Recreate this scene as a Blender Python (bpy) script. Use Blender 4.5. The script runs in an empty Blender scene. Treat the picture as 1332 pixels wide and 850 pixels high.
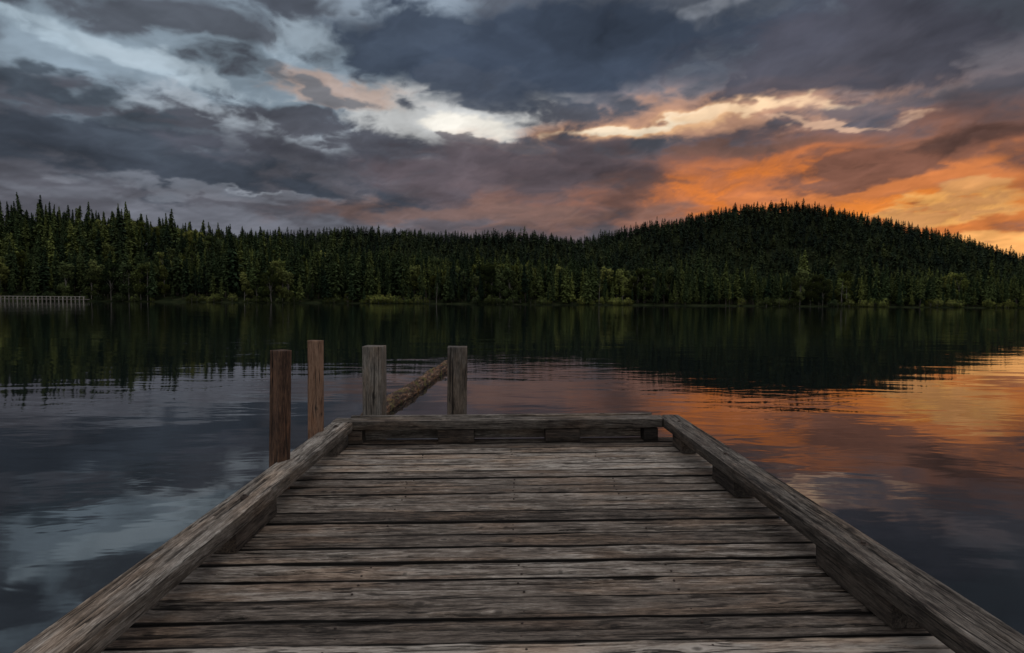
import bpy, math, numpy as np, random
from mathutils import Matrix, Vector, Euler
random.seed(5); rng=np.random.default_rng(7)
sc=bpy.context.scene
sc.view_settings.view_transform='Standard'
try: sc.view_settings.look='None'
except: pass
sc.view_settings.exposure=0
D=bpy.data
def lin(c):
    c=c/255.0
    return c/12.92 if c<=.04045 else ((c+.055)/1.055)**2.4
def S(r,g,b): return (lin(r),lin(g),lin(b),1)
# ------------------------------------------------ camera
F=740.0
cam=D.cameras.new('camera'); camo=D.objects.new('camera',cam); sc.collection.objects.link(camo)
cam.sensor_width=36; cam.lens=36*F/1332; cam.clip_start=.05; cam.clip_end=20000
yaw=math.atan(16/F); pitch=math.atan(33/F); roll=math.radians(.42)
R=Matrix.Rotation(-yaw,3,'Z')@Matrix.Rotation(math.radians(90)-pitch,3,'X')@Matrix.Rotation(roll,3,'Z')
camo.matrix_world=Matrix.Translation((0,0,1.5))@R.to_4x4()
sc.camera=camo
def azel(px,py):
    d=R@Vector(((px-666)/F,(425-py)/F,-1)); d.normalize()
    return math.atan2(d.x,d.y), math.asin(d.z)
# ------------------------------------------------ node helper
class N:
    def __init__(s,nt): s.nt=nt; s.L=nt.links
    def new(s,t,**k):
        n=s.nt.nodes.new(t)
        for a,b in k.items(): setattr(n,a,b)
        return n
    def put(s,sock,v):
        if isinstance(v,bpy.types.NodeSocket): s.L.new(v,sock)
        else: sock.default_value=v
    def m(s,op,*a):
        n=s.new('ShaderNodeMath',operation=op)
        for i,v in enumerate(a): s.put(n.inputs[i],v)
        return n.outputs[0]
    def v(s,op,*a):
        n=s.new('ShaderNodeVectorMath',operation=op)
        for i,v in enumerate(a): s.put(n.inputs[3 if (op=='SCALE' and i==1) else i],v)
        return n.outputs['Value'] if op in('DOT_PRODUCT','LENGTH') else n.outputs[0]
    def comb(s,x,y,z):
        n=s.new('ShaderNodeCombineXYZ')
        for i,v in enumerate((x,y,z)): s.put(n.inputs[i],v)
        return n.outputs[0]
    def sep(s,v):
        n=s.new('ShaderNodeSeparateXYZ'); s.L.new(v,n.inputs[0]); return n.outputs
    def noise(s,vec,scale,detail=4,rough=.5,dist=0,col=False):
        n=s.new('ShaderNodeTexNoise'); s.L.new(vec,n.inputs['Vector'])
        n.inputs['Scale'].default_value=scale; n.inputs['Detail'].default_value=detail
        n.inputs['Roughness'].default_value=rough; n.inputs['Distortion'].default_value=dist
        return n.outputs[1] if col else n.outputs[0]
    def mr(s,v,a,b,c=0,d=1,smooth=True):
        n=s.new('ShaderNodeMapRange'); 
        if smooth: n.interpolation_type='SMOOTHSTEP'
        for i,x in enumerate((v,a,b,c,d)): s.put(n.inputs[i],x)
        return n.outputs[0]
    def mix(s,f,a,b,bt='MIX'):
        n=s.new('ShaderNodeMix',data_type='RGBA',blend_type=bt)
        s.put(n.inputs[0],f); s.put(n.inputs[6],a); s.put(n.inputs[7],b); return n.outputs[2]
    def ramp(s,f,stops):
        n=s.new('ShaderNodeValToRGB'); s.L.new(f,n.inputs[0]); e=n.color_ramp.elements
        while len(e)<len(stops): e.new(.5)
        for i,(p,c) in enumerate(stops): e[i].position=p; e[i].color=c
        return n.outputs[0]
    def attr(s,name):
        n=s.new('ShaderNodeAttribute'); n.attribute_name=name; return n
# ------------------------------------------------ world (overcast dusk sky above and behind)
SEL,SAZ=math.radians(58),math.radians(38)
W=D.worlds.new('World'); sc.world=W; W.use_nodes=True
nt=W.node_tree; nt.nodes.clear(); n=N(nt)
sky=n.new('ShaderNodeTexSky'); sky.sky_type='NISHITA'; sky.sun_disc=False
sky.sun_elevation=SEL; sky.sun_rotation=SAZ
dv=n.new('ShaderNodeTexCoord').outputs['Generated']
cl=n.ramp(n.noise(dv,2.2,3,.6),[(.35,(.46,.50,.58,1)),(.65,(.85,.84,.82,1))])
skd=n.mix(1.0,sky.outputs[0],(.05,.05,.05,1),'MULTIPLY')
bg=n.new('ShaderNodeBackground'); n.L.new(n.mix(.75,skd,cl),bg.inputs[0]); bg.inputs[1].default_value=1.0
out=n.new('ShaderNodeOutputWorld'); n.L.new(bg.outputs[0],out.inputs[0])
sl=D.lights.new('sun','SUN'); sl.energy=.35; sl.angle=math.radians(25); sl.color=(1,.93,.85)
so=D.objects.new('sun',sl); sc.collection.objects.link(so)
sd=Vector((math.sin(SAZ)*math.cos(SEL),math.cos(SAZ)*math.cos(SEL),math.sin(SEL)))
so.rotation_euler=sd.to_track_quat('Z','Y').to_euler()
# ------------------------------------------------ numpy noise
def h2(ix,iy,seed):
    h=(ix.astype(np.int64)*374761393+iy.astype(np.int64)*668265263+seed*1274126177)&0xffffffff
    h=((h^(h>>13))*1274126177)&0xffffffff; h=h^(h>>16)
    return (h&0xffffff)/float(0xffffff)
def vn(x,y,seed=0):
    x=np.asarray(x,float); y=np.asarray(y,float); x,y=np.broadcast_arrays(x,y)
    ix=np.floor(x); iy=np.floor(y); fx=x-ix; fy=y-iy; fx=fx*fx*(3-2*fx); fy=fy*fy*(3-2*fy)
    a=h2(ix,iy,seed);b=h2(ix+1,iy,seed);c=h2(ix,iy+1,seed);d=h2(ix+1,iy+1,seed)
    return (a*(1-fx)+b*fx)*(1-fy)+(c*(1-fx)+d*fx)*fy
def fbm(x,y,seed=0,o=4):
    s=0;a=.5;t=0
    for i in range(o):
        s=s+a*vn(np.asarray(x)*2**i,np.asarray(y)*2**i,seed+i*17); t+=a; a*=.5
    return s/t
def pn(x,y,seed):
    ix=np.floor(x); iy=np.floor(y); fx=x-ix; fy=y-iy
    def g(dx,dy):
        a=h2(ix+dx,iy+dy,seed)*2*np.pi; return np.cos(a)*(fx-dx)+np.sin(a)*(fy-dy)
    u=fx**3*(fx*(fx*6-15)+10); v=fy**3*(fy*(fy*6-15)+10)
    return (g(0,0)*(1-u)+g(1,0)*u)*(1-v)+(g(0,1)*(1-u)+g(1,1)*u)*v
def pf(x,y,seed,o=6,gain=.55,billow=False):
    s=0;a=1.;x=x+31.7;y=y+11.3
    for i in range(o):
        q=pn(x,y,seed+i*7); q=(.28-np.sqrt(q*q+.003)*1.25) if billow else q
        s=s+a*q; a*=gain; x,y=(x*.8-y*.6)*2.03+5.1,(x*.6+y*.8)*2.03+1.7
    return s
def sst(a,b,x): t=np.clip((x-a)/(b-a),0,1); return t*t*(3-2*t)
# ------------------------------------------------ sky cloud bank (dome section, 8.5 km away)
def build_sky():
    na,ne=1640,500
    az=np.radians(np.linspace(-82,82,na))[None,:]; el=np.radians(np.linspace(-1.2,50,ne))[:,None]
    AZ=np.repeat(az,ne,0); EL=np.repeat(el,na,1)
    X=np.sin(AZ)*np.cos(EL); Y=np.cos(AZ)*np.cos(EL); Zd=np.maximum(np.sin(EL),0)
    den=Zd+.20; qx=X/den; qy=Y/den*1.0
    nrm=lambda a:(a-a.mean())/a.std()
    wx=nrm(pf(qx*.9,qy*.9,1,3)); wy=nrm(pf(qx*.9,qy*.9,50,3))
    vx=nrm(pf(qx*3.4,qy*3.4,90,5,.54)); vy=nrm(pf(qx*3.4,qy*3.4,140,5,.54))
    PX=AZ+.014*wx+.012*vx; PY=EL+.007*wy+.007*vy
    sx=qx+.022*vx; sy=qy+.022*vy
    a1=nrm(pf(sx*1.5,sy*1.5,200,7,.53)); a2=nrm(pf(sx*3.4,sy*3.4,260,6,.56,True)); a3=nrm(pf(sx*2.6,sy*2.6,330,7,.55))
    low=nrm(pf(sx*2.6,sy*2.6,330,4,.5)+.9*pf(sx*3.4,sy*3.4,260,4,.5,True)+pf(sx*1.5,sy*1.5,200,3,.45))
    nf=nrm(a1*.7+a2*.5)*.12; nf2=nrm(a3+a2*.4)*.13
    C=np.zeros((ne,na,3)); base=[(-.05,S(104,100,106)),(.10,S(92,93,102)),(.35,S(84,91,103)),(.9,S(96,104,116))]
    t=EL+nf*.15
    for ch in range(3): C[...,ch]=np.interp(t,[b[0] for b in base],[b[1][ch] for b in base])
    layers=[
     (230,85,360,95,0,S(138,155,169),.95,.5,2.0),
     (100,50,150,24,-14,S(170,188,201),.85,.5,2.4,2),
     (240,105,150,26,-10,S(174,190,202),.88,.5,2.4),
     (400,60,90,30,0,S(162,178,191),.8,.55,2.2,2),
     (330,160,200,24,0,S(164,174,184),.85,.5,2.2),
     (520,15,150,34,0,S(150,165,180),.85,.55,2.0),
     (575,148,155,38,0,S(200,202,202),.95,.5,2.0),
     (610,152,70,16,0,S(232,228,218),.9,.5,1.6,2),
     (1050,110,320,44,4,S(134,128,134),.8,.6,2.0),
     (950,8,140,14,0,S(136,142,152),.7,.6,2.2,2),
     (1060,240,460,80,0,S(150,100,78),.95,.9,.8),
     (1240,285,330,52,0,S(220,130,68),.95,.7,1.2),
     (1000,230,220,36,0,S(232,132,62),.94,.55,1.8),
     (1200,255,240,38,0,S(244,142,62),.95,.55,1.5),
     (1250,272,120,14,0,S(255,188,108),.85,.6,1.8,2),
     (430,112,110,15,0,S(180,154,140),.75,.6,2.0),
     (880,158,240,28,3,S(196,150,124),.92,.6,1.6),
     (730,62,310,58,0,S(58,68,84),.96,.45,1.7),
     (640,108,90,14,-12,S(66,74,88),.85,.55,1.8,2),
     (1150,50,300,60,4,S(72,73,84),.95,.5,1.8),
     (1240,112,160,16,0,S(88,88,98),.8,.5,2.0,2),
     (840,166,150,14,4,S(242,192,146),.95,.5,1.3),
     (825,166,125,9,5,S(255,234,204),1,.45,1.2),
     (950,148,110,8,2,S(254,218,178),.85,.5,1.6),
     (1080,152,90,6,-3,S(216,178,150),.7,.5,1.8),
     (220,20,160,30,0,S(80,84,94),.9,.45,2.0),
     (40,112,130,22,0,S(68,77,88),.9,.4,1.8),
     (190,158,90,12,0,S(76,85,96),.9,.4,1.8),
     (350,95,130,10,-6,S(98,106,116),.8,.5,2.4,2),
     (230,212,400,42,-3,S(62,69,80),.96,.45,1.5),
     (420,188,170,22,0,S(76,78,88),.8,.5,1.6),
     (700,215,240,36,0,S(88,80,86),.92,.55,1.4),
     (640,179,100,8,0,S(92,88,94),.8,.5,2.0,2),
     (1200,195,180,25,4,S(94,70,64),.94,.45,1.5),
     (950,192,170,14,0,S(112,86,78),.85,.5,1.7),
     (1120,235,320,50,0,S(136,92,76),.5,.6,2.8,2),
     (930,276,200,8,0,S(140,98,82),.5,.6,1.8,2),
     (180,275,330,16,0,S(108,111,121),.7,.6,1.6),
     (300,252,200,10,0,S(128,132,142),.5,.6,2.2,2),
     (640,277,260,14,0,S(120,96,90),.7,.7,1.2),
     (1290,318,150,14,0,S(252,182,108),.9,.6,1.4),
     (352,248,45,3.0,0,S(160,166,176),.5,.6,1.4),
    ]
    for Lr in layers:
        (cx,cy,rx,ry,rot,c,st,soft,amp)=Lr[:9]; nn=nf2 if len(Lr)>9 else nf
        a,e=azel(cx,cy); a1_,_=azel(cx-rx,cy); a2_,_=azel(cx+rx,cy); _,e1=azel(cx,cy+ry); _,e2=azel(cx,cy-ry)
        dx=PX-a; dy=PY-e; r=math.radians(rot); ux=(dx*math.cos(r)+dy*math.sin(r))/(abs(a2_-a1_)/2); uy=(-dx*math.sin(r)+dy*math.cos(r))/(abs(e2-e1)/2)
        g=np.exp(-(ux*ux+uy*uy)); f=sst(.40-soft*.5,.40+soft*.5,g+nn*amp*sst(0,.35,g))*st
        C+= (np.array(c[:3])-C)*f[...,None]
    gy,gx=np.gradient(low,el[1,0]-el[0,0],az[0,1]-az[0,0])
    em=(gx*.40-gy*.40); em=np.tanh(em/np.std(em)*.55)
    C*= (1+(.05*sst(.0,.10,EL)+.02)*em)[...,None]
    C*= np.clip(1+.14*low+.03*a3,.60,1.4)[...,None]
    k=sst(math.radians(37),math.radians(48),EL)[...,None]; C=C*(1-k)+np.array([.55,.57,.62])*k*(1+.15*nf[...,None])
    k=sst(math.radians(62),math.radians(80),np.abs(AZ))[...,None]*.6; C=C*(1-k)+np.array([.45,.47,.52])*k
    C=np.clip(C,.004,1.2)
    Rr=8500.
    V=np.stack([X*Rr,Y*Rr,np.sin(EL)*Rr],-1).reshape(-1,3)
    j=np.arange(ne-1)[:,None]*na; i=np.arange(na-1)[None,:]
    q=np.stack([j+i,j+i+1,j+na+i+1,j+na+i],-1).reshape(-1,4).astype(np.int32)
    me=D.meshes.new('sky'); me.vertices.add(len(V)); me.vertices.foreach_set('co',V.ravel().astype(np.float32))
    me.loops.add(q.size); me.polygons.add(len(q)); me.loops.foreach_set('vertex_index',q.ravel()); me.polygons.foreach_set('loop_start',(np.arange(len(q))*4).astype(np.int32))
    me.update(calc_edges=True)
    at=me.attributes.new('cloud','FLOAT_COLOR','POINT'); at.data.foreach_set('color',np.concatenate([C.reshape(-1,3),np.ones((len(V),1))],1).ravel().astype(np.float32))
    m=D.materials.new('sky_clouds'); m.use_nodes=True; m.node_tree.nodes.clear(); k=N(m.node_tree)
    o=k.new('ShaderNodeOutputMaterial'); e=k.new('ShaderNodeEmission'); k.L.new(e.outputs[0],o.inputs[0]); k.L.new(k.attr('cloud').outputs['Color'],e.inputs[0])
    m.cycles.emission_sampling='NONE'
    me.materials.append(m); o=D.objects.new('sky',me); sc.collection.objects.link(o)
build_sky()
# ------------------------------------------------ materials
def mat(name):
    m=D.materials.new(name); m.use_nodes=True; nt=m.node_tree; nt.nodes.clear(); k=N(nt)
    o=k.new('ShaderNodeOutputMaterial'); p=k.new('ShaderNodeBsdfPrincipled'); k.L.new(p.outputs[0],o.inputs[0])
    return m,k,p
def wood(name,dark,mid,light,rough=.8,bump=.005,var=.22):
    m,k,p=mat(name)
    gc=k.attr('gc').outputs['Vector']; rnd=k.attr('rnd').outputs['Fac']; pit=k.attr('pit').outputs['Fac']
    g=k.v('ADD',gc,k.v('SCALE',k.v('SUBTRACT',k.noise(k.v('MULTIPLY',gc,(3,7,7)),1,3,.5,col=True),(.5,.5,.5)),.022))
    g1=k.noise(k.v('MULTIPLY',g,(22,230,230)),1,4,.75)
    g2=k.noise(k.v('MULTIPLY',g,(4.5,75,75)),1,5,.74)
    g3=k.noise(k.v('MULTIPLY',gc,(6,14,14)),1,5,.7)
    f=k.m('ADD',k.m('MULTIPLY',g1,.52),k.m('MULTIPLY',g2,.50)); f=k.m('ADD',f,k.m('MULTIPLY',g3,.35)); 
    f=k.m('ADD',f,k.m('MULTIPLY_ADD',rnd,var,-.5*var-.085))
    c=k.ramp(f,[(.43,dark),(.51,tuple(.5*(a+b) for a,b in zip(dark,mid))),(.60,mid),(.74,light)])
    # brown, less bleached patches
    c=k.mix(k.mr(k.noise(k.v('MULTIPLY',gc,(1.5,6,6)),1,4,.6),.46,.64,0,.65),c,k.mix(1.0,c,(1.10,.88,.70,1),'MULTIPLY'))
    # damp dark stains
    c=k.mix(k.mr(k.noise(k.v('MULTIPLY',gc,(2.5,9,9)),1.3,5,.7),.51,.64,0,.75),c,k.mix(1.0,c,(.42,.38,.36,1),'MULTIPLY'))
    chk=k.mr(k.noise(k.v('MULTIPLY',g,(4.5,120,120)),1,2,.5),.33,.39,1,0)
    chk2=k.mr(k.noise(k.v('MULTIPLY',g,(2.2,55,55)),1,3,.5),.30,.34,1,0)
    chk=k.m('MAXIMUM',chk,chk2)
    c=k.mix(k.m('MULTIPLY',chk,.88),c,(.012,.009,.007,1))
    c=k.mix(pit,c,(.010,.007,.005,1))  # cracks, pits and knots, plus the shade painted on board sides
    k.L.new(c,p.inputs['Base Color']); p.inputs['Roughness'].default_value=rough; p.inputs['Specular IOR Level'].default_value=.3
    b=k.new('ShaderNodeBump'); b.inputs['Strength'].default_value=1; b.inputs['Distance'].default_value=bump
    hh=k.m('SUBTRACT',k.m('ADD',k.m('MULTIPLY',g1,.5),k.m('MULTIPLY',g2,.9)),k.m('MULTIPLY',chk,.7))
    k.L.new(hh,b.inputs['Height']); k.L.new(b.outputs[0],p.inputs['Normal'])
    return m
M_deck=wood('weathered_deck_wood',(.036,.027,.021,1),(.185,.147,.118,1),(.46,.40,.34,1))
M_rail=wood('weathered_rail_wood',(.038,.030,.025,1),(.19,.160,.132,1),(.48,.43,.375,1))
M_post=wood('grey_post_wood',(.035,.03,.026,1),(.13,.112,.094,1),(.25,.22,.185,1))
M_brown=wood('brown_post_wood',(.035,.018,.011,1),(.15,.078,.046,1),(.28,.165,.105,1))
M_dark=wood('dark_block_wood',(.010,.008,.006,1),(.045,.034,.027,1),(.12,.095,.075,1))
M_palew=wood('pale_pier_wood',(.10,.09,.08,1),(.20,.18,.16,1),(.32,.30,.27,1))
# ------------------------------------------------ boards
class B:
    def __init__(s): s.v=[];s.q=[];s.caps=[];s.gc=[];s.rn=[];s.pit=[];s.n=0
    def add(s,L,Wd,T,M,seed,step=.01,across=.006,wear=.006,cracks=3,knots=1,grain=.0012,wob=.003,pits=(),edge=0,ew=.0055,topedge=1):
        r=np.random.default_rng(seed)
        nx=max(3,int(L/step)); a=np.linspace(-L/2,L/2,nx)
        nw=max(4,int(Wd/across)); c=min(.002,T*.2)
        top=np.stack([np.linspace(-Wd/2+c,Wd/2-c,nw),np.zeros(nw)],1)
        ns=max(3,int(T/.02)); zs=np.concatenate([[-c,-c-.002],np.linspace(-c-.01,-T+c,ns-1)]) if T>.03 else np.linspace(-c,-T+c,ns)
        rs=np.stack([np.full(len(zs),Wd/2),zs],1)
        bot=np.stack([np.linspace(Wd/2-c,-Wd/2+c,4),np.full(4,-T)],1)
        ls=np.stack([np.full(len(zs),-Wd/2),zs[::-1]],1)
        ring=np.concatenate([top,rs,bot,ls]); m=len(ring)
        A=np.repeat(a[:,None],m,1); Y=np.repeat(ring[None,:,0],nx,0).copy(); Z=np.repeat(ring[None,:,1],nx,0).copy()
        gY=Y.copy(); pit=np.zeros_like(A)
        istop=(Z>-c*.99)
        e=np.minimum(Wd/2-Y,Wd/2+Y)
        wl=wear*np.clip(fbm(A*5,np.sign(Y)*3,seed,4)*2.4-.7,0,1.6)
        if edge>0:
            pit=np.maximum(pit,(~istop)*edge)  # side faces coloured dark in place of shade
            pit=np.maximum(pit,topedge*istop*edge*np.clip(2.0*wl/wear-.2,0.0,1)*np.exp(-(e/ew)**2))  # worn top rims darkened: dirt plus painted gap shade
        Z=Z-istop*wl*np.exp(-e/.007)
        Z=Z+istop*(grain*2*(vn(A*3,Y*170,seed+3)-.5)+grain*2.5*(fbm(A*1.5,Y*40,seed+4,3)-.5)+.003*(fbm(A*2,Y*3,seed+9,2)-.5))
        Y=Y+np.sign(Y)*(np.abs(Y)>Wd/2-.02)*wob*2*(fbm(A*4,np.sign(Y)*5,seed+5,4)-.5)
        Zs=(~istop)*1.0; Y=Y+Zs*np.sign(Y)*.001*2*(vn(A*3,Z*150,seed+6)-.5)
        for i in range(cracks):
            y0=r.uniform(-Wd*.45,Wd*.45); a0=r.uniform(-L/2,L/2); ln=r.uniform(.05,.40); wd=r.uniform(.0022,.0060)
            yc=y0+.016*(fbm(A*4,0*A,seed+30+i,3)-.5)
            g=np.exp(-((Y-yc)/wd)**2)*np.clip(1.5-1.5*((A-a0)/ln)**2+(fbm(A*14,0*A,seed+90+i,2)-.5)*1.6,0,1)*(np.abs(A-a0)<ln)*istop
            Z-=.009*g; pit=np.maximum(pit,g)
        for (a0,y0,ln,wd) in pits:
            rag=(fbm(A*22,Y*90,seed+70,3)-.5)*2.2
            g=np.clip(1.3*(1-((A-a0)/ln)**2-((Y-y0)/wd)**2+rag*(1-np.clip(((A-a0)/ln/1.4)**2+((Y-y0)/wd/1.4)**2,0,1))),0,1)*istop
            Z-=.013*g; pit=np.maximum(pit,g*.9)
        for i in range(knots):
            y0=r.uniform(-Wd*.35,Wd*.35); a0=r.uniform(-L/2,L/2); s0=r.uniform(.010,.020)
            d2=((A-a0)/(s0*3.2))**2+((Y-y0)/(s0*1.6))**2
            gY=gY-(Y-y0)*.85*np.exp(-d2); 
            k=np.clip(1.4-(((A-a0)/s0)**2+((Y-y0)/(s0*.7))**2)*1.2,0,1)*istop
            pit=np.maximum(pit,k*.7)
        P=np.stack([A,Y,Z],-1).reshape(-1,3)
        Mn=np.array(M); Pw=P@Mn[:3,:3].T+Mn[:3,3]
        i=np.arange(nx-1)[:,None]*m; j=np.arange(m)[None,:]; j2=(j+1)%m
        q=np.stack([i+j,i+m+j,i+m+j2,i+j2],-1).reshape(-1,4)+s.n
        s.q.append(q); s.caps.append(list(range(s.n,s.n+m))); s.caps.append(list(range(s.n+(nx-1)*m+m-1,s.n+(nx-1)*m-1,-1)))
        s.v.append(Pw); s.gc.append(np.stack([A+seed*1.37%9,gY,Z+(seed*.731)%5],-1).reshape(-1,3))
        s.rn.append(np.full(nx*m,r.random())); s.pit.append(pit.reshape(-1)); s.n+=nx*m
    def make(s,name,mt,parent=None,coll=None,smooth=True):
        v=np.concatenate(s.v); q=np.concatenate(s.q)
        me=D.meshes.new(name); nl=q.size+sum(map(len,s.caps)); nq=len(q); nf=nq+len(s.caps)
        me.vertices.add(len(v)); me.vertices.foreach_set('co',v.ravel())
        me.loops.add(nl); me.polygons.add(nf)
        li=np.concatenate([q.ravel()]+[np.array(c) for c in s.caps]); me.loops.foreach_set('vertex_index',li.astype(np.int32))
        ls=np.concatenate([np.arange(nq)*4, nq*4+np.concatenate([[0],np.cumsum([len(c) for c in s.caps])[:-1]])])
        me.polygons.foreach_set('loop_start',ls.astype(np.int32))
        sm=np.concatenate([np.full(nq,smooth),np.zeros(len(s.caps),bool)]); me.polygons.foreach_set('use_smooth',sm)
        me.update(calc_edges=True); me.validate()
        for nm,t,arr,key in(('gc','FLOAT_VECTOR',np.concatenate(s.gc),'vector'),('rnd','FLOAT',np.concatenate(s.rn),'value'),('pit','FLOAT',np.concatenate(s.pit),'value')):
            at=me.attributes.new(nm,t,'POINT'); at.data.foreach_set(key,arr.ravel())
        me.materials.append(mt); o=D.objects.new(name,me); sc.collection.objects.link(o)
        if parent: o.parent=parent
        return o
T=Matrix.Translation
def RX(a):return Matrix.Rotation(math.radians(a),4,'X')
def RY(a):return Matrix.Rotation(math.radians(a),4,'Y')
def RZ(a):return Matrix.Rotation(math.radians(a),4,'Z')
dock=D.objects.new('wooden_dock',None); sc.collection.objects.link(dock)
DZ=.48; RT=.65; XL,XR=-1.19,1.34; YE=4.18
bd=B(); yy=YE; i=0
def deckpos(px,py):
    d=R@Vector(((px-666)/F,(425-py)/F,-1)); t=(DZ-1.5)/d.z; return d.x*t,d.y*t
holes=[deckpos(*p)+(l,w) for p,l,w in [((432,656),.13,.022),((355,742),.17,.018),((925,779),.09,.011),((825,752),.09,.011),((640,600),.12,.010),((560,580),.1,.010),((470,690),.09,.008),((610,800),.16,.008),((1010,610),.05,.010),((690,640),.12,.008),((760,690),.14,.007),((1000,760),.1,.008),((300,800),.06,.016),((520,625),.14,.009),((830,665),.16,.008),((900,720),.12,.009),((720,745),.18,.007),((420,610),.12,.010)]]
plank_y=[]
while yy>-1.5:
    wd=random.uniform(.116,.130); L=XR-XL+random.uniform(-.03,.0)
    cx=(XL+XR)/2+random.uniform(-.008,.008); cy=yy-wd/2; plank_y.append(cy)
    ps=[(hx-cx,hy-cy,l,w) for hx,hy,l,w in holes if abs(hy-cy)<wd/2]
    bd.add(L,wd,.038,T((cx,cy,DZ+random.uniform(-.003,.003)))@RZ(random.uniform(-.12,.12)),100+i,step=.008,across=.0042,wear=.007,cracks=20 if cy<3 else 12,knots=5,pits=ps,wob=.005,edge=1.0)  # full side darkening paints the shade in the plank gaps
    yy-=wd+random.uniform(.008,.015); i+=1
bd.make('deck_planks',M_deck,dock)
br=B()
rl=YE+1.5
br.add(rl-.145,.15,.062,T(((XL+.075),(YE-.145-1.5)/2-.0,RT-.006))@RZ(90),301,step=.008,across=.005,wear=.0025,cracks=46,knots=4,wob=.0015,grain=.0006,edge=.42,topedge=0)  # rails: sides tinted darker as painted shade, to part them from the tops
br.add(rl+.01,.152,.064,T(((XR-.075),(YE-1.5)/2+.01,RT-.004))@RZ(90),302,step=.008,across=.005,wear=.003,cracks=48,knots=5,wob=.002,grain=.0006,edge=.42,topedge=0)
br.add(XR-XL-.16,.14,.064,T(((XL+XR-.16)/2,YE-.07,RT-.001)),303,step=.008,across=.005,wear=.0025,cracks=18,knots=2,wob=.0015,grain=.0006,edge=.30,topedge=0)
br.add(XR-XL-.30,.038,.17,T(((XL+XR-.1)/2,YE+.022,RT+.008)),304,step=.01,across=.006,wear=.004,cracks=3,knots=0)
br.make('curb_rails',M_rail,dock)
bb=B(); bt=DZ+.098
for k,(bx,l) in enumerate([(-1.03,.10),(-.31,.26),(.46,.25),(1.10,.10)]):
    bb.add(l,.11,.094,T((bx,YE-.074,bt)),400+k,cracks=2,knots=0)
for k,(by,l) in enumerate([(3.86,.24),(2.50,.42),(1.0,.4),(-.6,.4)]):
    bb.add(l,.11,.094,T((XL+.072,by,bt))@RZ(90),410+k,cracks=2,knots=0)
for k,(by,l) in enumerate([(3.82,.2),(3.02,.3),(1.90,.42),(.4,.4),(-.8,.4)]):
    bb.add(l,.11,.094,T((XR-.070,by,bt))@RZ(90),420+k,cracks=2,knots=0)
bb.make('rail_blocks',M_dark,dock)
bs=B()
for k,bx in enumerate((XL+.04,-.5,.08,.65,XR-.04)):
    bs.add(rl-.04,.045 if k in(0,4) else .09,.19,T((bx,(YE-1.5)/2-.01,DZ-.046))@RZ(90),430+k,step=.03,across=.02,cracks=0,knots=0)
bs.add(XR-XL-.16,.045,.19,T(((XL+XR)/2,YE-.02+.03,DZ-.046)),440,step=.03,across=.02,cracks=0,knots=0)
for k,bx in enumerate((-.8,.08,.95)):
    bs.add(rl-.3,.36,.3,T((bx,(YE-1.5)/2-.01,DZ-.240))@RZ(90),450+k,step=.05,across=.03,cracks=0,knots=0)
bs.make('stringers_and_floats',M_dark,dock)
def disc(vs,fs,c,r,h,ax='z',k=8):
    b=len(vs)
    for zz,rr in((0,r),(h,r*.8)):
        for q in range(k):
            a=2*math.pi*q/k; vs.append((c[0]+rr*math.cos(a),c[1]+rr*math.sin(a),c[2]+zz))
    for q in range(k): fs.append((b+q,b+(q+1)%k,b+k+(q+1)%k,b+k+q))
    fs.append(tuple(b+k+q for q in range(k)))
vs=[];fs=[]
for yy0 in plank_y:
    for bx in (-.5,.08,.65):
        for s in(-.03,.03): disc(vs,fs,(bx+random.uniform(-.015,.015),yy0+s+random.uniform(-.006,.006),DZ-.003),.005,.0045)
for (bx,by) in ((XR-.06,1.93),(XR-.08,3.1),(XL+.07,2.5),(XL+.07,3.9),(XR-.07,3.95)):
    disc(vs,fs,(bx,by,RT-.012),.02,.009,k=14); disc(vs,fs,(bx,by,RT-.004),.010,.008,k=6)
me=D.meshes.new('nails'); me.from_pydata(vs,[],fs); mm,k,p=mat('rusty_iron')
k.L.new(k.ramp(k.noise(k.new('ShaderNodeTexCoord').outputs['Object'],120,3),[(.3,(.02,.014,.010,1)),(.7,(.06,.035,.024,1))]),p.inputs['Base Color']); p.inputs['Roughness'].default_value=.7; p.inputs['Metallic'].default_value=.2
me.materials.append(mm); o=D.objects.new('nails_and_bolts',me); sc.collection.objects.link(o); o.parent=dock
piv=Vector(((XL+XR)/2,0,DZ)); 
dock.matrix_world=T(piv)@Matrix.Rotation(math.radians(-.7),4,'Y')@T(-piv)
# ------------------------------------------------ posts
def post(name,px,depth,ytop,wd,th,mt,seed,lean=(0,0),rz=0):
    X=(px-650)/F*depth; zt=1.5-(ytop-392-(px-666)*.0073)/F*depth; L=zt+1.2
    b=B(); b.add(L,wd,th,T((0,0,-L/2))@RY(-90),seed,step=.01,across=.006,wear=.003,cracks=7,knots=2,wob=.002,grain=.0007)
    o=b.make(name,mt); o.matrix_world=T((X,depth,zt))@RX(lean[1])@RY(lean[0])@RZ(rz)
    return o
post('wooden_post',359,3.05,456,.075,.08,M_brown,501,lean=(1.2,0),rz=60)
post('wooden_post',409,3.75,443,.09,.05,M_brown,502,lean=(.3,0),rz=75)
post('wooden_post',484,4.42,451,.15,.15,M_post,503,rz=86)
post('wooden_post',595,4.42,452,.15,.14,M_post,504,lean=(.3,0),rz=92)
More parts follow.
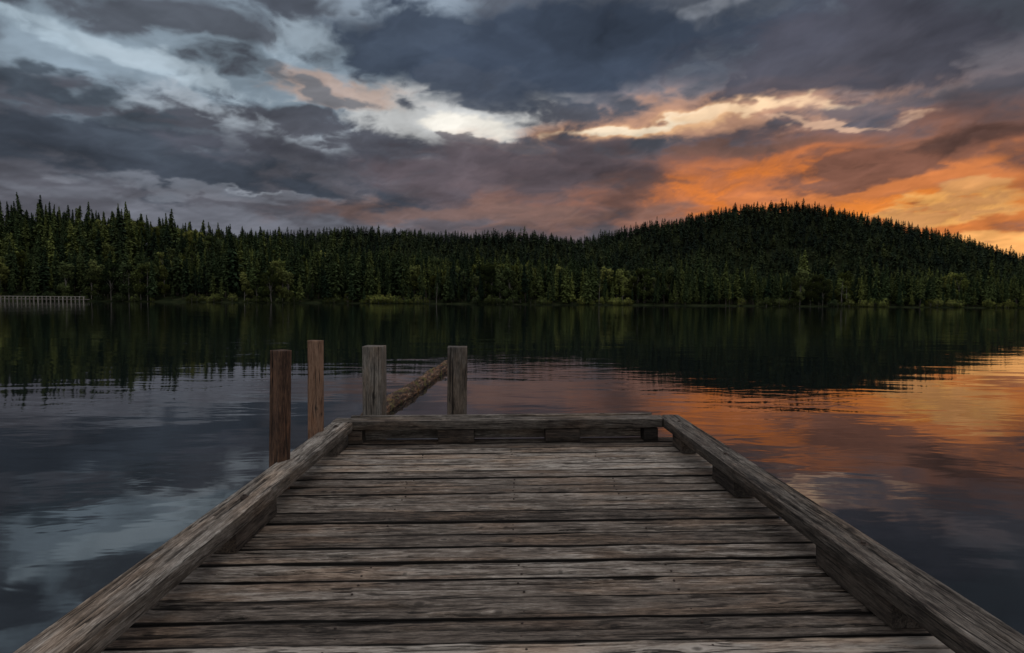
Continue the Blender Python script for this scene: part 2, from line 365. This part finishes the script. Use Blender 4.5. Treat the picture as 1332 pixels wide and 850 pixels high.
# ------------------------------------------------ floating log
def log():
    n1,n2=300,30; a=np.linspace(0,1,n1)[:,None]; t=np.linspace(0,2*np.pi,n2,endpoint=False)[None,:]
    A0=np.array([-1.62,7.0,.03]); A1=np.array([-1.17,13.0,.03])
    d=A1-A0; Ln=np.linalg.norm(d); d/=Ln; s=np.cross(d,[0,0,1]); s/=np.linalg.norm(s); u=np.cross(s,d)
    r=(.110+.005*a)*(1+.45*(fbm(a*26,np.cos(t)*3+4,3,4)-.5)+.3*(fbm(a*7,np.sin(t)*1.6+9,5,2)-.5)+.30*(fbm(a*110,np.sin(t)*6+9,15,2)-.5))
    bx=.07*(fbm(a*6,0*a,44,3)-.5)
    P=A0+d*(a*Ln)[...,None]+s*(r*np.cos(t)+bx)[...,None]+u*(r*np.sin(t))[...,None]
    V=P.reshape(-1,3).tolist(); Fc=[]
    for i in range(n1-1):
        for j in range(n2): Fc.append((i*n2+j,i*n2+(j+1)%n2,(i+1)*n2+(j+1)%n2,(i+1)*n2+j))
    Fc.append(tuple(range(n2))); Fc.append(tuple(reversed(range((n1-1)*n2,n1*n2))))
    me=D.meshes.new('floating_log'); me.from_pydata(V,[],Fc)
    m,k,p=mat('mossy_log'); tc=k.new('ShaderNodeTexCoord').outputs['Object']
    a1=k.noise(k.v('MULTIPLY',tc,(24,2.6,24)),1,6,.78)
    c=k.ramp(a1,[(.41,(.012,.008,.006,1)),(.49,(.09,.042,.022,1)),(.58,(.24,.13,.07,1)),(.67,(.42,.34,.25,1))])
    c=k.mix(k.mr(k.noise(k.v('MULTIPLY',tc,(5,1.8,5)),1,5,.65),.47,.56,0,.85),c,k.mix(1.0,c,(.30,.22,.16,1),'MULTIPLY'))
    c=k.mix(k.mr(k.noise(k.v('MULTIPLY',tc,(6,3.2,6)),1.3,5,.7),.53,.59,0,.8),c,(.13,.105,.025,1))
    c=k.mix(k.mr(k.noise(k.v('MULTIPLY',tc,(7,3,7)),1.7,4,.7),.58,.63,0,.7),c,(.24,.085,.025,1))
    k.L.new(c,p.inputs['Base Color']); p.inputs['Roughness'].default_value=.85
    b=k.new('ShaderNodeBump'); b.inputs['Distance'].default_value=.04; k.L.new(a1,b.inputs['Height']); k.L.new(b.outputs[0],p.inputs['Normal'])
    me.materials.append(m); o=D.objects.new('floating_log',me); sc.collection.objects.link(o)
log()
# ------------------------------------------------ water
me=D.meshes.new('lake_water'); q=9000; me.from_pydata([(-q,-q,0),(q,-q,0),(q,q,0),(-q,q,0)],[],[(0,1,2,3)])
m,k,p=mat('lake_water'); ps=k.new('ShaderNodeNewGeometry').outputs['Position']
p.inputs['Base Color'].default_value=(.006,.009,.010,1); p.inputs['Roughness'].default_value=.03; p.inputs['IOR'].default_value=1.85
wa=k.noise(k.v('MULTIPLY',ps,(.55,1.1,1)),.42,2,.4,.4)
wb=k.noise(k.v('MULTIPLY',ps,(.6,1.4,1)),1.9,3,.5,.3)
wc=k.noise(k.v('MULTIPLY',ps,(.35,1.0,1)),.9,2,.5,.6)
wp=k.mr(k.noise(ps,.12,2,.5),.38,.68,.25,1.7)
hh=k.m('ADD',k.m('MULTIPLY',wa,.011),k.m('MULTIPLY',k.m('MULTIPLY',wb,.0050),wp)); hh=k.m('ADD',hh,k.m('MULTIPLY',wc,.0070))
b=k.new('ShaderNodeBump'); b.inputs['Distance'].default_value=1; b.inputs['Strength'].default_value=1; k.L.new(hh,b.inputs['Height']); k.L.new(b.outputs[0],p.inputs['Normal'])
me.materials.append(m); o=D.objects.new('lake_water',me); sc.collection.objects.link(o)
# ------------------------------------------------ land
sstep=sst
def shore(x): return 250+10*(fbm(x/60.,0*x,11,3)-.5)+0*x
t1=[(-300,118),(0,114),(100,112),(200,101),(280,90),(340,78),(400,74),(500,65),(600,55),(700,49),(800,43),(900,39),(1000,35),(1100,31),(1200,28),(1332,24),(1600,20)]
t2=[(-400,60),(300,72),(400,82),(450,88),(500,89),(600,90),(700,85),(750,83),(800,93),(840,104),(880,110),(920,120),(960,127),(1030,129),(1060,123),(1100,117),(1150,106),(1185,98),(1220,84),(1260,70),(1300,56),(1332,40),(1450,16),(1700,0)]
def g1(x): return np.interp(x/380*F+650,[a for a,b in t1],[max(b/F*380-17,1.5) for a,b in t1])
def g2(x): return np.interp(x/900*F+650,[a for a,b in t2],[max(b/F*900-17,0) for a,b in t2])
def hgt(x,y):
    s=shore(x); a=g1(x)*(.10*sstep(s,s+12,y)+.9*sstep(s+5,s+135,y))
    h=a+(g2(x)-a)*sstep(540,900,y)
    h=h+ (y>300)*6*(fbm(x/70.,y/70.,21,3)-.5)*sstep(300,400,y)*(1+3.2*sstep(500,700,y)*(1-sstep(820,900,y)))*(1-.7*sstep(350,550,x))
    h=h*(1-.6*sstep(930,1500,y))
    return np.where(y<s,-1.5+(y-s)*.0, h+.35*sstep(s,s+2,y))
xs=np.linspace(-1500,1500,301); ys=np.concatenate([np.linspace(235,300,44),np.linspace(306,1500,150),[9000.]])
X,Y=np.meshgrid(xs,ys); Z=hgt(X,Y); Z[0,:]=-2; 
V=np.stack([X,Y,Z],-1).reshape(-1,3); nx=len(xs)
Fc=[(j*nx+i,j*nx+i+1,(j+1)*nx+i+1,(j+1)*nx+i) for j in range(len(ys)-1) for i in range(nx-1)]
me=D.meshes.new('hill_terrain'); me.from_pydata(V.tolist(),[],Fc)
for pl in me.polygons: pl.use_smooth=True
m,k,p=mat('forest_floor'); ps=k.new('ShaderNodeNewGeometry').outputs['Position']
c=k.ramp(k.noise(ps,.3,5,.6),[(.35,(.012,.017,.009,1)),(.6,(.03,.035,.016,1)),(.75,(.06,.05,.03,1))])
k.L.new(c,p.inputs['Base Color']); p.inputs['Roughness'].default_value=1; p.inputs['Specular IOR Level'].default_value=0
me.materials.append(m); o=D.objects.new('hill_terrain',me); sc.collection.objects.link(o)
# ------------------------------------------------ trees
def folmat(name,stops,hue=.5):
    m,k,p=mat(name); oi=k.new('ShaderNodeObjectInfo'); sh=k.attr('shd').outputs['Fac']
    c=k.ramp(oi.outputs['Random'],stops)
    big=k.noise(oi.outputs['Location'],.022,3,.55)
    c=k.mix(1.0,c,k.ramp(big,[(.35,(.42,.50,.55,1)),(.62,(1.75,1.6,1.15,1))]),'MULTIPLY')
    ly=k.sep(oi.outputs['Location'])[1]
    c=k.mix(k.mr(ly,380,900,0,.4),c,(.032,.048,.042,1))  # distance haze mixed into the foliage colour of far trees
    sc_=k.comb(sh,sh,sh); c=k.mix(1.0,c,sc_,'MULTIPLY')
    k.L.new(c,p.inputs['Base Color']); p.inputs['Roughness'].default_value=.9; p.inputs['Specular IOR Level'].default_value=.1
    return m
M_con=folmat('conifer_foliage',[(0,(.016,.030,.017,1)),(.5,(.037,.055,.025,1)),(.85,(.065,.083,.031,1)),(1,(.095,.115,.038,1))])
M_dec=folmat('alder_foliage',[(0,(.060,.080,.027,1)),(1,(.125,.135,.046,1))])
m,k,p=mat('pale_bark'); p.inputs['Base Color'].default_value=(.15,.13,.11,1); p.inputs['Roughness'].default_value=.9; M_pale=m
m,k,p=mat('dark_bark'); p.inputs['Base Color'].default_value=(.05,.038,.03,1); p.inputs['Roughness'].default_value=.9; M_bark=m
class TM:
    def __init__(s): s.v=[];s.f=[];s.m=[];s.sh=[]
    def tri(s,pts,sh,mi=0):
        b=len(s.v); s.v+= [tuple(p) for p in pts]; s.sh+=[sh]*len(pts); s.f.append(tuple(range(b,b+len(pts)))); s.m.append(mi)
    def limb(s,a,b,r0,r1,mi=1,k=5):
        a=Vector(a);b=Vector(b); d=(b-a).normalized(); u=d.orthogonal().normalized(); w=d.cross(u); st=len(s.v)
        for c,r in((a,r0),(b,r1)):
            for q in range(k):
                an=2*math.pi*q/k; s.v.append(tuple(c+u*r*math.cos(an)+w*r*math.sin(an))); s.sh.append(1)
        for q in range(k): s.f.append((st+q,st+(q+1)%k,st+k+(q+1)%k,st+k+q)); s.m.append(mi)
    def obj(s,name,mats,coll):
        me=D.meshes.new(name); me.from_pydata(s.v,[],s.f)
        for mt in mats: me.materials.append(mt)
        me.polygons.foreach_set('material_index',s.m)
        at=me.attributes.new('shd','FLOAT','POINT'); at.data.foreach_set('value',s.sh)
        o=D.objects.new(name,me); coll.objects.link(o); return o
def conifer(name,coll,H,Rd,rag,bare,seed,lod=1.0):
    r=random.Random(seed); t=TM(); t.limb((0,0,-2),(0,0,H*.6),.28,.15,k=4); t.limb((0,0,H*.6),(0,0,H),.15,.02,k=3)
    z=H*bare; 
    while z<H*.985:
        f=(z-H*bare)/(H*(1-bare)); rr=Rd*((1-f)**.85)*(.55+.45*min(1,f*5+.4))*r.uniform(1-rag,1+rag*.5)+.12
        nb=max(4,int((7*(1-f)+4)/lod**.5)); ph=r.random()*6.28
        for b in range(nb):
            an=ph+6.283*b/nb+r.uniform(-.3,.3); L=rr*r.uniform(.6,1.15); dr=r.uniform(.25,.6)
            ca,sa=math.cos(an),math.sin(an); seg=max(1,int(L/(.8*lod))+ (1 if lod<1.5 else 0))
            for q in range(seg):
                u=(q+.6)/seg; rad=L*u; zz=z+.25*L*u-dr*L*u*u+r.uniform(-.15,.15)
                wz=(.32+.36*(1-u))*r.uniform(.7,1.5)*min(1.6,.5+L/2.2)*lod**.5; ln=L/seg*r.uniform(.8,1.3)
                c=Vector((ca*rad,sa*rad,zz)); side=Vector((-sa,ca,r.uniform(-.5,.5)))*wz; fw=Vector((ca,sa,-.45+r.uniform(-.3,.2)))*ln
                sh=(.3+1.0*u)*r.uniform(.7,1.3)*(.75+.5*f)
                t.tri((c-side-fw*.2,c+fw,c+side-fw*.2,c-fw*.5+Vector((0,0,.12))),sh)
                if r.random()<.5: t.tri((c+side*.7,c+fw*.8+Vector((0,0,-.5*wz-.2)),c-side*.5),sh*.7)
        z+=max(.36,.72*(1-f*.6))*r.uniform(.8,1.2)*H/18*lod
    for q in range(2): t.tri((Vector((-.12,0,H-1)),Vector((.12,.05,H-1)),Vector((0,0,H+.3))),1)
    return t.obj(name,[M_con,M_bark],coll)
def alder(name,coll,H,Rd,seed,nl=900,low=.3,sz=.5):
    r=random.Random(seed); t=TM(); t.limb((0,0,-1),(r.uniform(-.4,.4),0,H*.55),.16,.10,k=5)
    lob=[]
    for q in range(11):
        f=r.uniform(low,.95); an=r.random()*6.28; rr=Rd*(.2+.6*math.sin(math.pi*min(1,f*.9)))
        c=Vector((math.cos(an)*rr*r.uniform(.3,1),math.sin(an)*rr*r.uniform(.3,1),H*f)); lob.append((c,r.uniform(.3,.5)*Rd))
        t.limb((0,0,H*f*.6),c,.07,.03,k=4)
    for q in range(nl):
        c,R0=r.choice(lob); d=Vector((r.gauss(0,1),r.gauss(0,1),r.gauss(0,1))).normalized()*R0*r.uniform(.5,1.1)
        d.z*=1.2; p0=c+d; a=Vector((r.gauss(0,1),r.gauss(0,1),r.gauss(0,.6))).normalized()*sz*r.uniform(.5,1.2); b=a.orthogonal().normalized()*sz*.6
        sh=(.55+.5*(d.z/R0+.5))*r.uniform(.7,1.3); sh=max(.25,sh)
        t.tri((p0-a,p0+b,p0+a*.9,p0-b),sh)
    return t.obj(name,[M_dec,M_pale],coll)
def snag(name,coll,H,seed):
    r=random.Random(seed); t=TM(); t.limb((0,0,-1),(.3,0,H*.5),.2,.14,0); t.limb((.3,0,H*.5),(.1,.1,H),.14,.03,0)
    for q in range(12):
        z=H*r.uniform(.3,.95); an=r.random()*6.28; L=r.uniform(.5,1.8); t.limb((.2,0,z),(.2+math.cos(an)*L,math.sin(an)*L,z+L*r.uniform(-.2,.6)),.05,.015,0,4)
    return t.obj(name,[M_pale],coll)
tc_=D.collections.new('tree_kinds')
cs=[(20,2.9,.35,.10),(20,2.4,.45,.18),(20,3.3,.30,.06),(20,2.1,.5,.25),(20,2.7,.4,.12),(20,1.7,.5,.3)]
for i,(H,Rr,rg,ba) in enumerate(cs): conifer('tree_a_conifer_%d'%i,tc_,H,Rr,rg,ba,i+1)
for i in range(3): alder('tree_b_alder_%d'%i,tc_,14,3.6,i+20,nl=1100,low=.16)
for i in range(2): alder('tree_c_bush_%d'%i,tc_,3.2,2.6,i+30,nl=350,low=.15,sz=.34)
snag('tree_d_snag',tc_,15,3)
for i,(H,Rr,rg,ba) in enumerate(cs[:4]): conifer('tree_e_far_conifer_%d'%i,tc_,H,Rr*1.1,rg,ba,i+51,lod=2.6)
def scatter(name,rows):
    rows=np.array(rows); me=D.meshes.new(name); me.vertices.add(len(rows)); me.vertices.foreach_set('co',rows[:,:3].ravel())
    a=me.attributes.new('rot','FLOAT_VECTOR','POINT'); a.data.foreach_set('vector',np.stack([rows[:,5]*.04,rows[:,6]*.04,rows[:,4]],1).ravel())
    a=me.attributes.new('scl','FLOAT_VECTOR','POINT'); a.data.foreach_set('vector',np.stack([rows[:,3]*rows[:,8],rows[:,3]*rows[:,8],rows[:,3]],1).ravel())
    a=me.attributes.new('idx','INT','POINT'); a.data.foreach_set('value',rows[:,7].astype(np.int32))
    o=D.objects.new(name,me); sc.collection.objects.link(o)
    g=D.node_groups.new(name+'_gn','GeometryNodeTree'); g.interface.new_socket('Geometry',in_out='INPUT',socket_type='NodeSocketGeometry'); g.interface.new_socket('Geometry',in_out='OUTPUT',socket_type='NodeSocketGeometry')
    gi=g.nodes.new('NodeGroupInput'); go=g.nodes.new('NodeGroupOutput'); ip=g.nodes.new('GeometryNodeInstanceOnPoints'); ci=g.nodes.new('GeometryNodeCollectionInfo')
    ci.inputs['Collection'].default_value=tc_; ci.inputs['Separate Children'].default_value=True; ci.inputs['Reset Children'].default_value=True
    g.links.new(gi.outputs[0],ip.inputs['Points']); g.links.new(ci.outputs[0],ip.inputs['Instance']); ip.inputs['Pick Instance'].default_value=True
    for nm,t,so_ in(('idx','INT','Instance Index'),('rot','FLOAT_VECTOR','Rotation'),('scl','FLOAT_VECTOR','Scale')):
        na=g.nodes.new('GeometryNodeInputNamedAttribute'); na.data_type=t; na.inputs['Name'].default_value=nm; g.links.new(na.outputs[0],ip.inputs[so_])
    g.links.new(ip.outputs[0],go.inputs[0]); md=o.modifiers.new('scatter','NODES'); md.node_group=g
    return o
rows=[]
def add(x,y,s,idx,fat=1,dz=0): rows.append((x,y,float(hgt(np.array([x]),np.array([y]))[0])+dz,s,random.random()*6.28,random.gauss(0,1),random.gauss(0,1),idx,fat))
y=252.0
while y<440:
    sp=4.8 if y<285 else 6.2
    x=-y*.95-30
    while x<y*.98+30:
        px=x+random.uniform(-.5,.5)*sp; py=y+random.uniform(-.5,.5)*sp
        s0=float(shore(np.array([px]))[0])
        if py>s0+1.5:
            pxx=px/py*F+650
            dec=float(fbm(np.array([px/35.]),np.array([py/35.]),77,2)[0])+(.12 if 120<pxx<380 else 0)-(.002*(py-260))
            if dec>.62 and random.random()<.7: add(px,py,random.uniform(.75,1.2),random.choice([6,7,8]))
            else:
                lf=1-float(sst(350,600,pxx))
                s=random.gauss(.78,.16+.08*lf)*(1-.12*float(sst(600,1100,pxx)))
                if random.random()<.06: s*=1.38
                if py<s0+9: s*=random.uniform(.4,.95)
                add(px,py,min(1.5,max(.35,s)),random.choice([0,1,2,3,4,5]),random.uniform(.9,1.3))
        x+=sp
    y+=sp
for i in range(300):
    px=random.uniform(-260,270)
    if vn(np.array([px/14.]),np.array([0.]),5)[0]>.35: add(px,float(shore(np.array([px]))[0])+random.uniform(.3,3),random.uniform(.25,1.0),random.choice([9,10]))
for (pxx,s) in [(170,.8),(195,.9),(567,.6),(780,.7),(1105,.75),(1112,.6)]:
    px=(pxx-650)/F*250; add(px,float(shore(np.array([px]))[0])+2.0,s,11)
scatter('shoreline_forest',rows)
rows=[]
y=445.0
while y<950:
    sp=7.0+ (y-445)/200
    x=-y*.50
    while x<y*.98+30:
        px=x+random.uniform(-.5,.5)*sp; py=y+random.uniform(-.5,.5)*sp
        s=random.gauss(.78,.16)
        add(px,py,max(.4,s),random.choice([12,13,14,15]),random.uniform(1.15,1.6)); x+=sp
    y+=sp
scatter('hillside_forest',rows)
# ------------------------------------------------ distant pier on the left shore
pier=B()
pier.add(54,2.2,.35,T((-188,226,1.15)),801,step=1,across=.3,cracks=0,knots=0)
for i in range(34):
    pier.add(2.9+random.uniform(-.3,.3),.3,.3,T((-214+i*1.58,224.8,.45+random.uniform(0,.25)))@RY(-90),810+i,step=.5,across=.1,cracks=0,knots=0)
pier.add(54,.15,.2,T((-188,224.7,2.1)),802,step=1,across=.1,cracks=0,knots=0)
pier.make('distant_pier',M_palew)
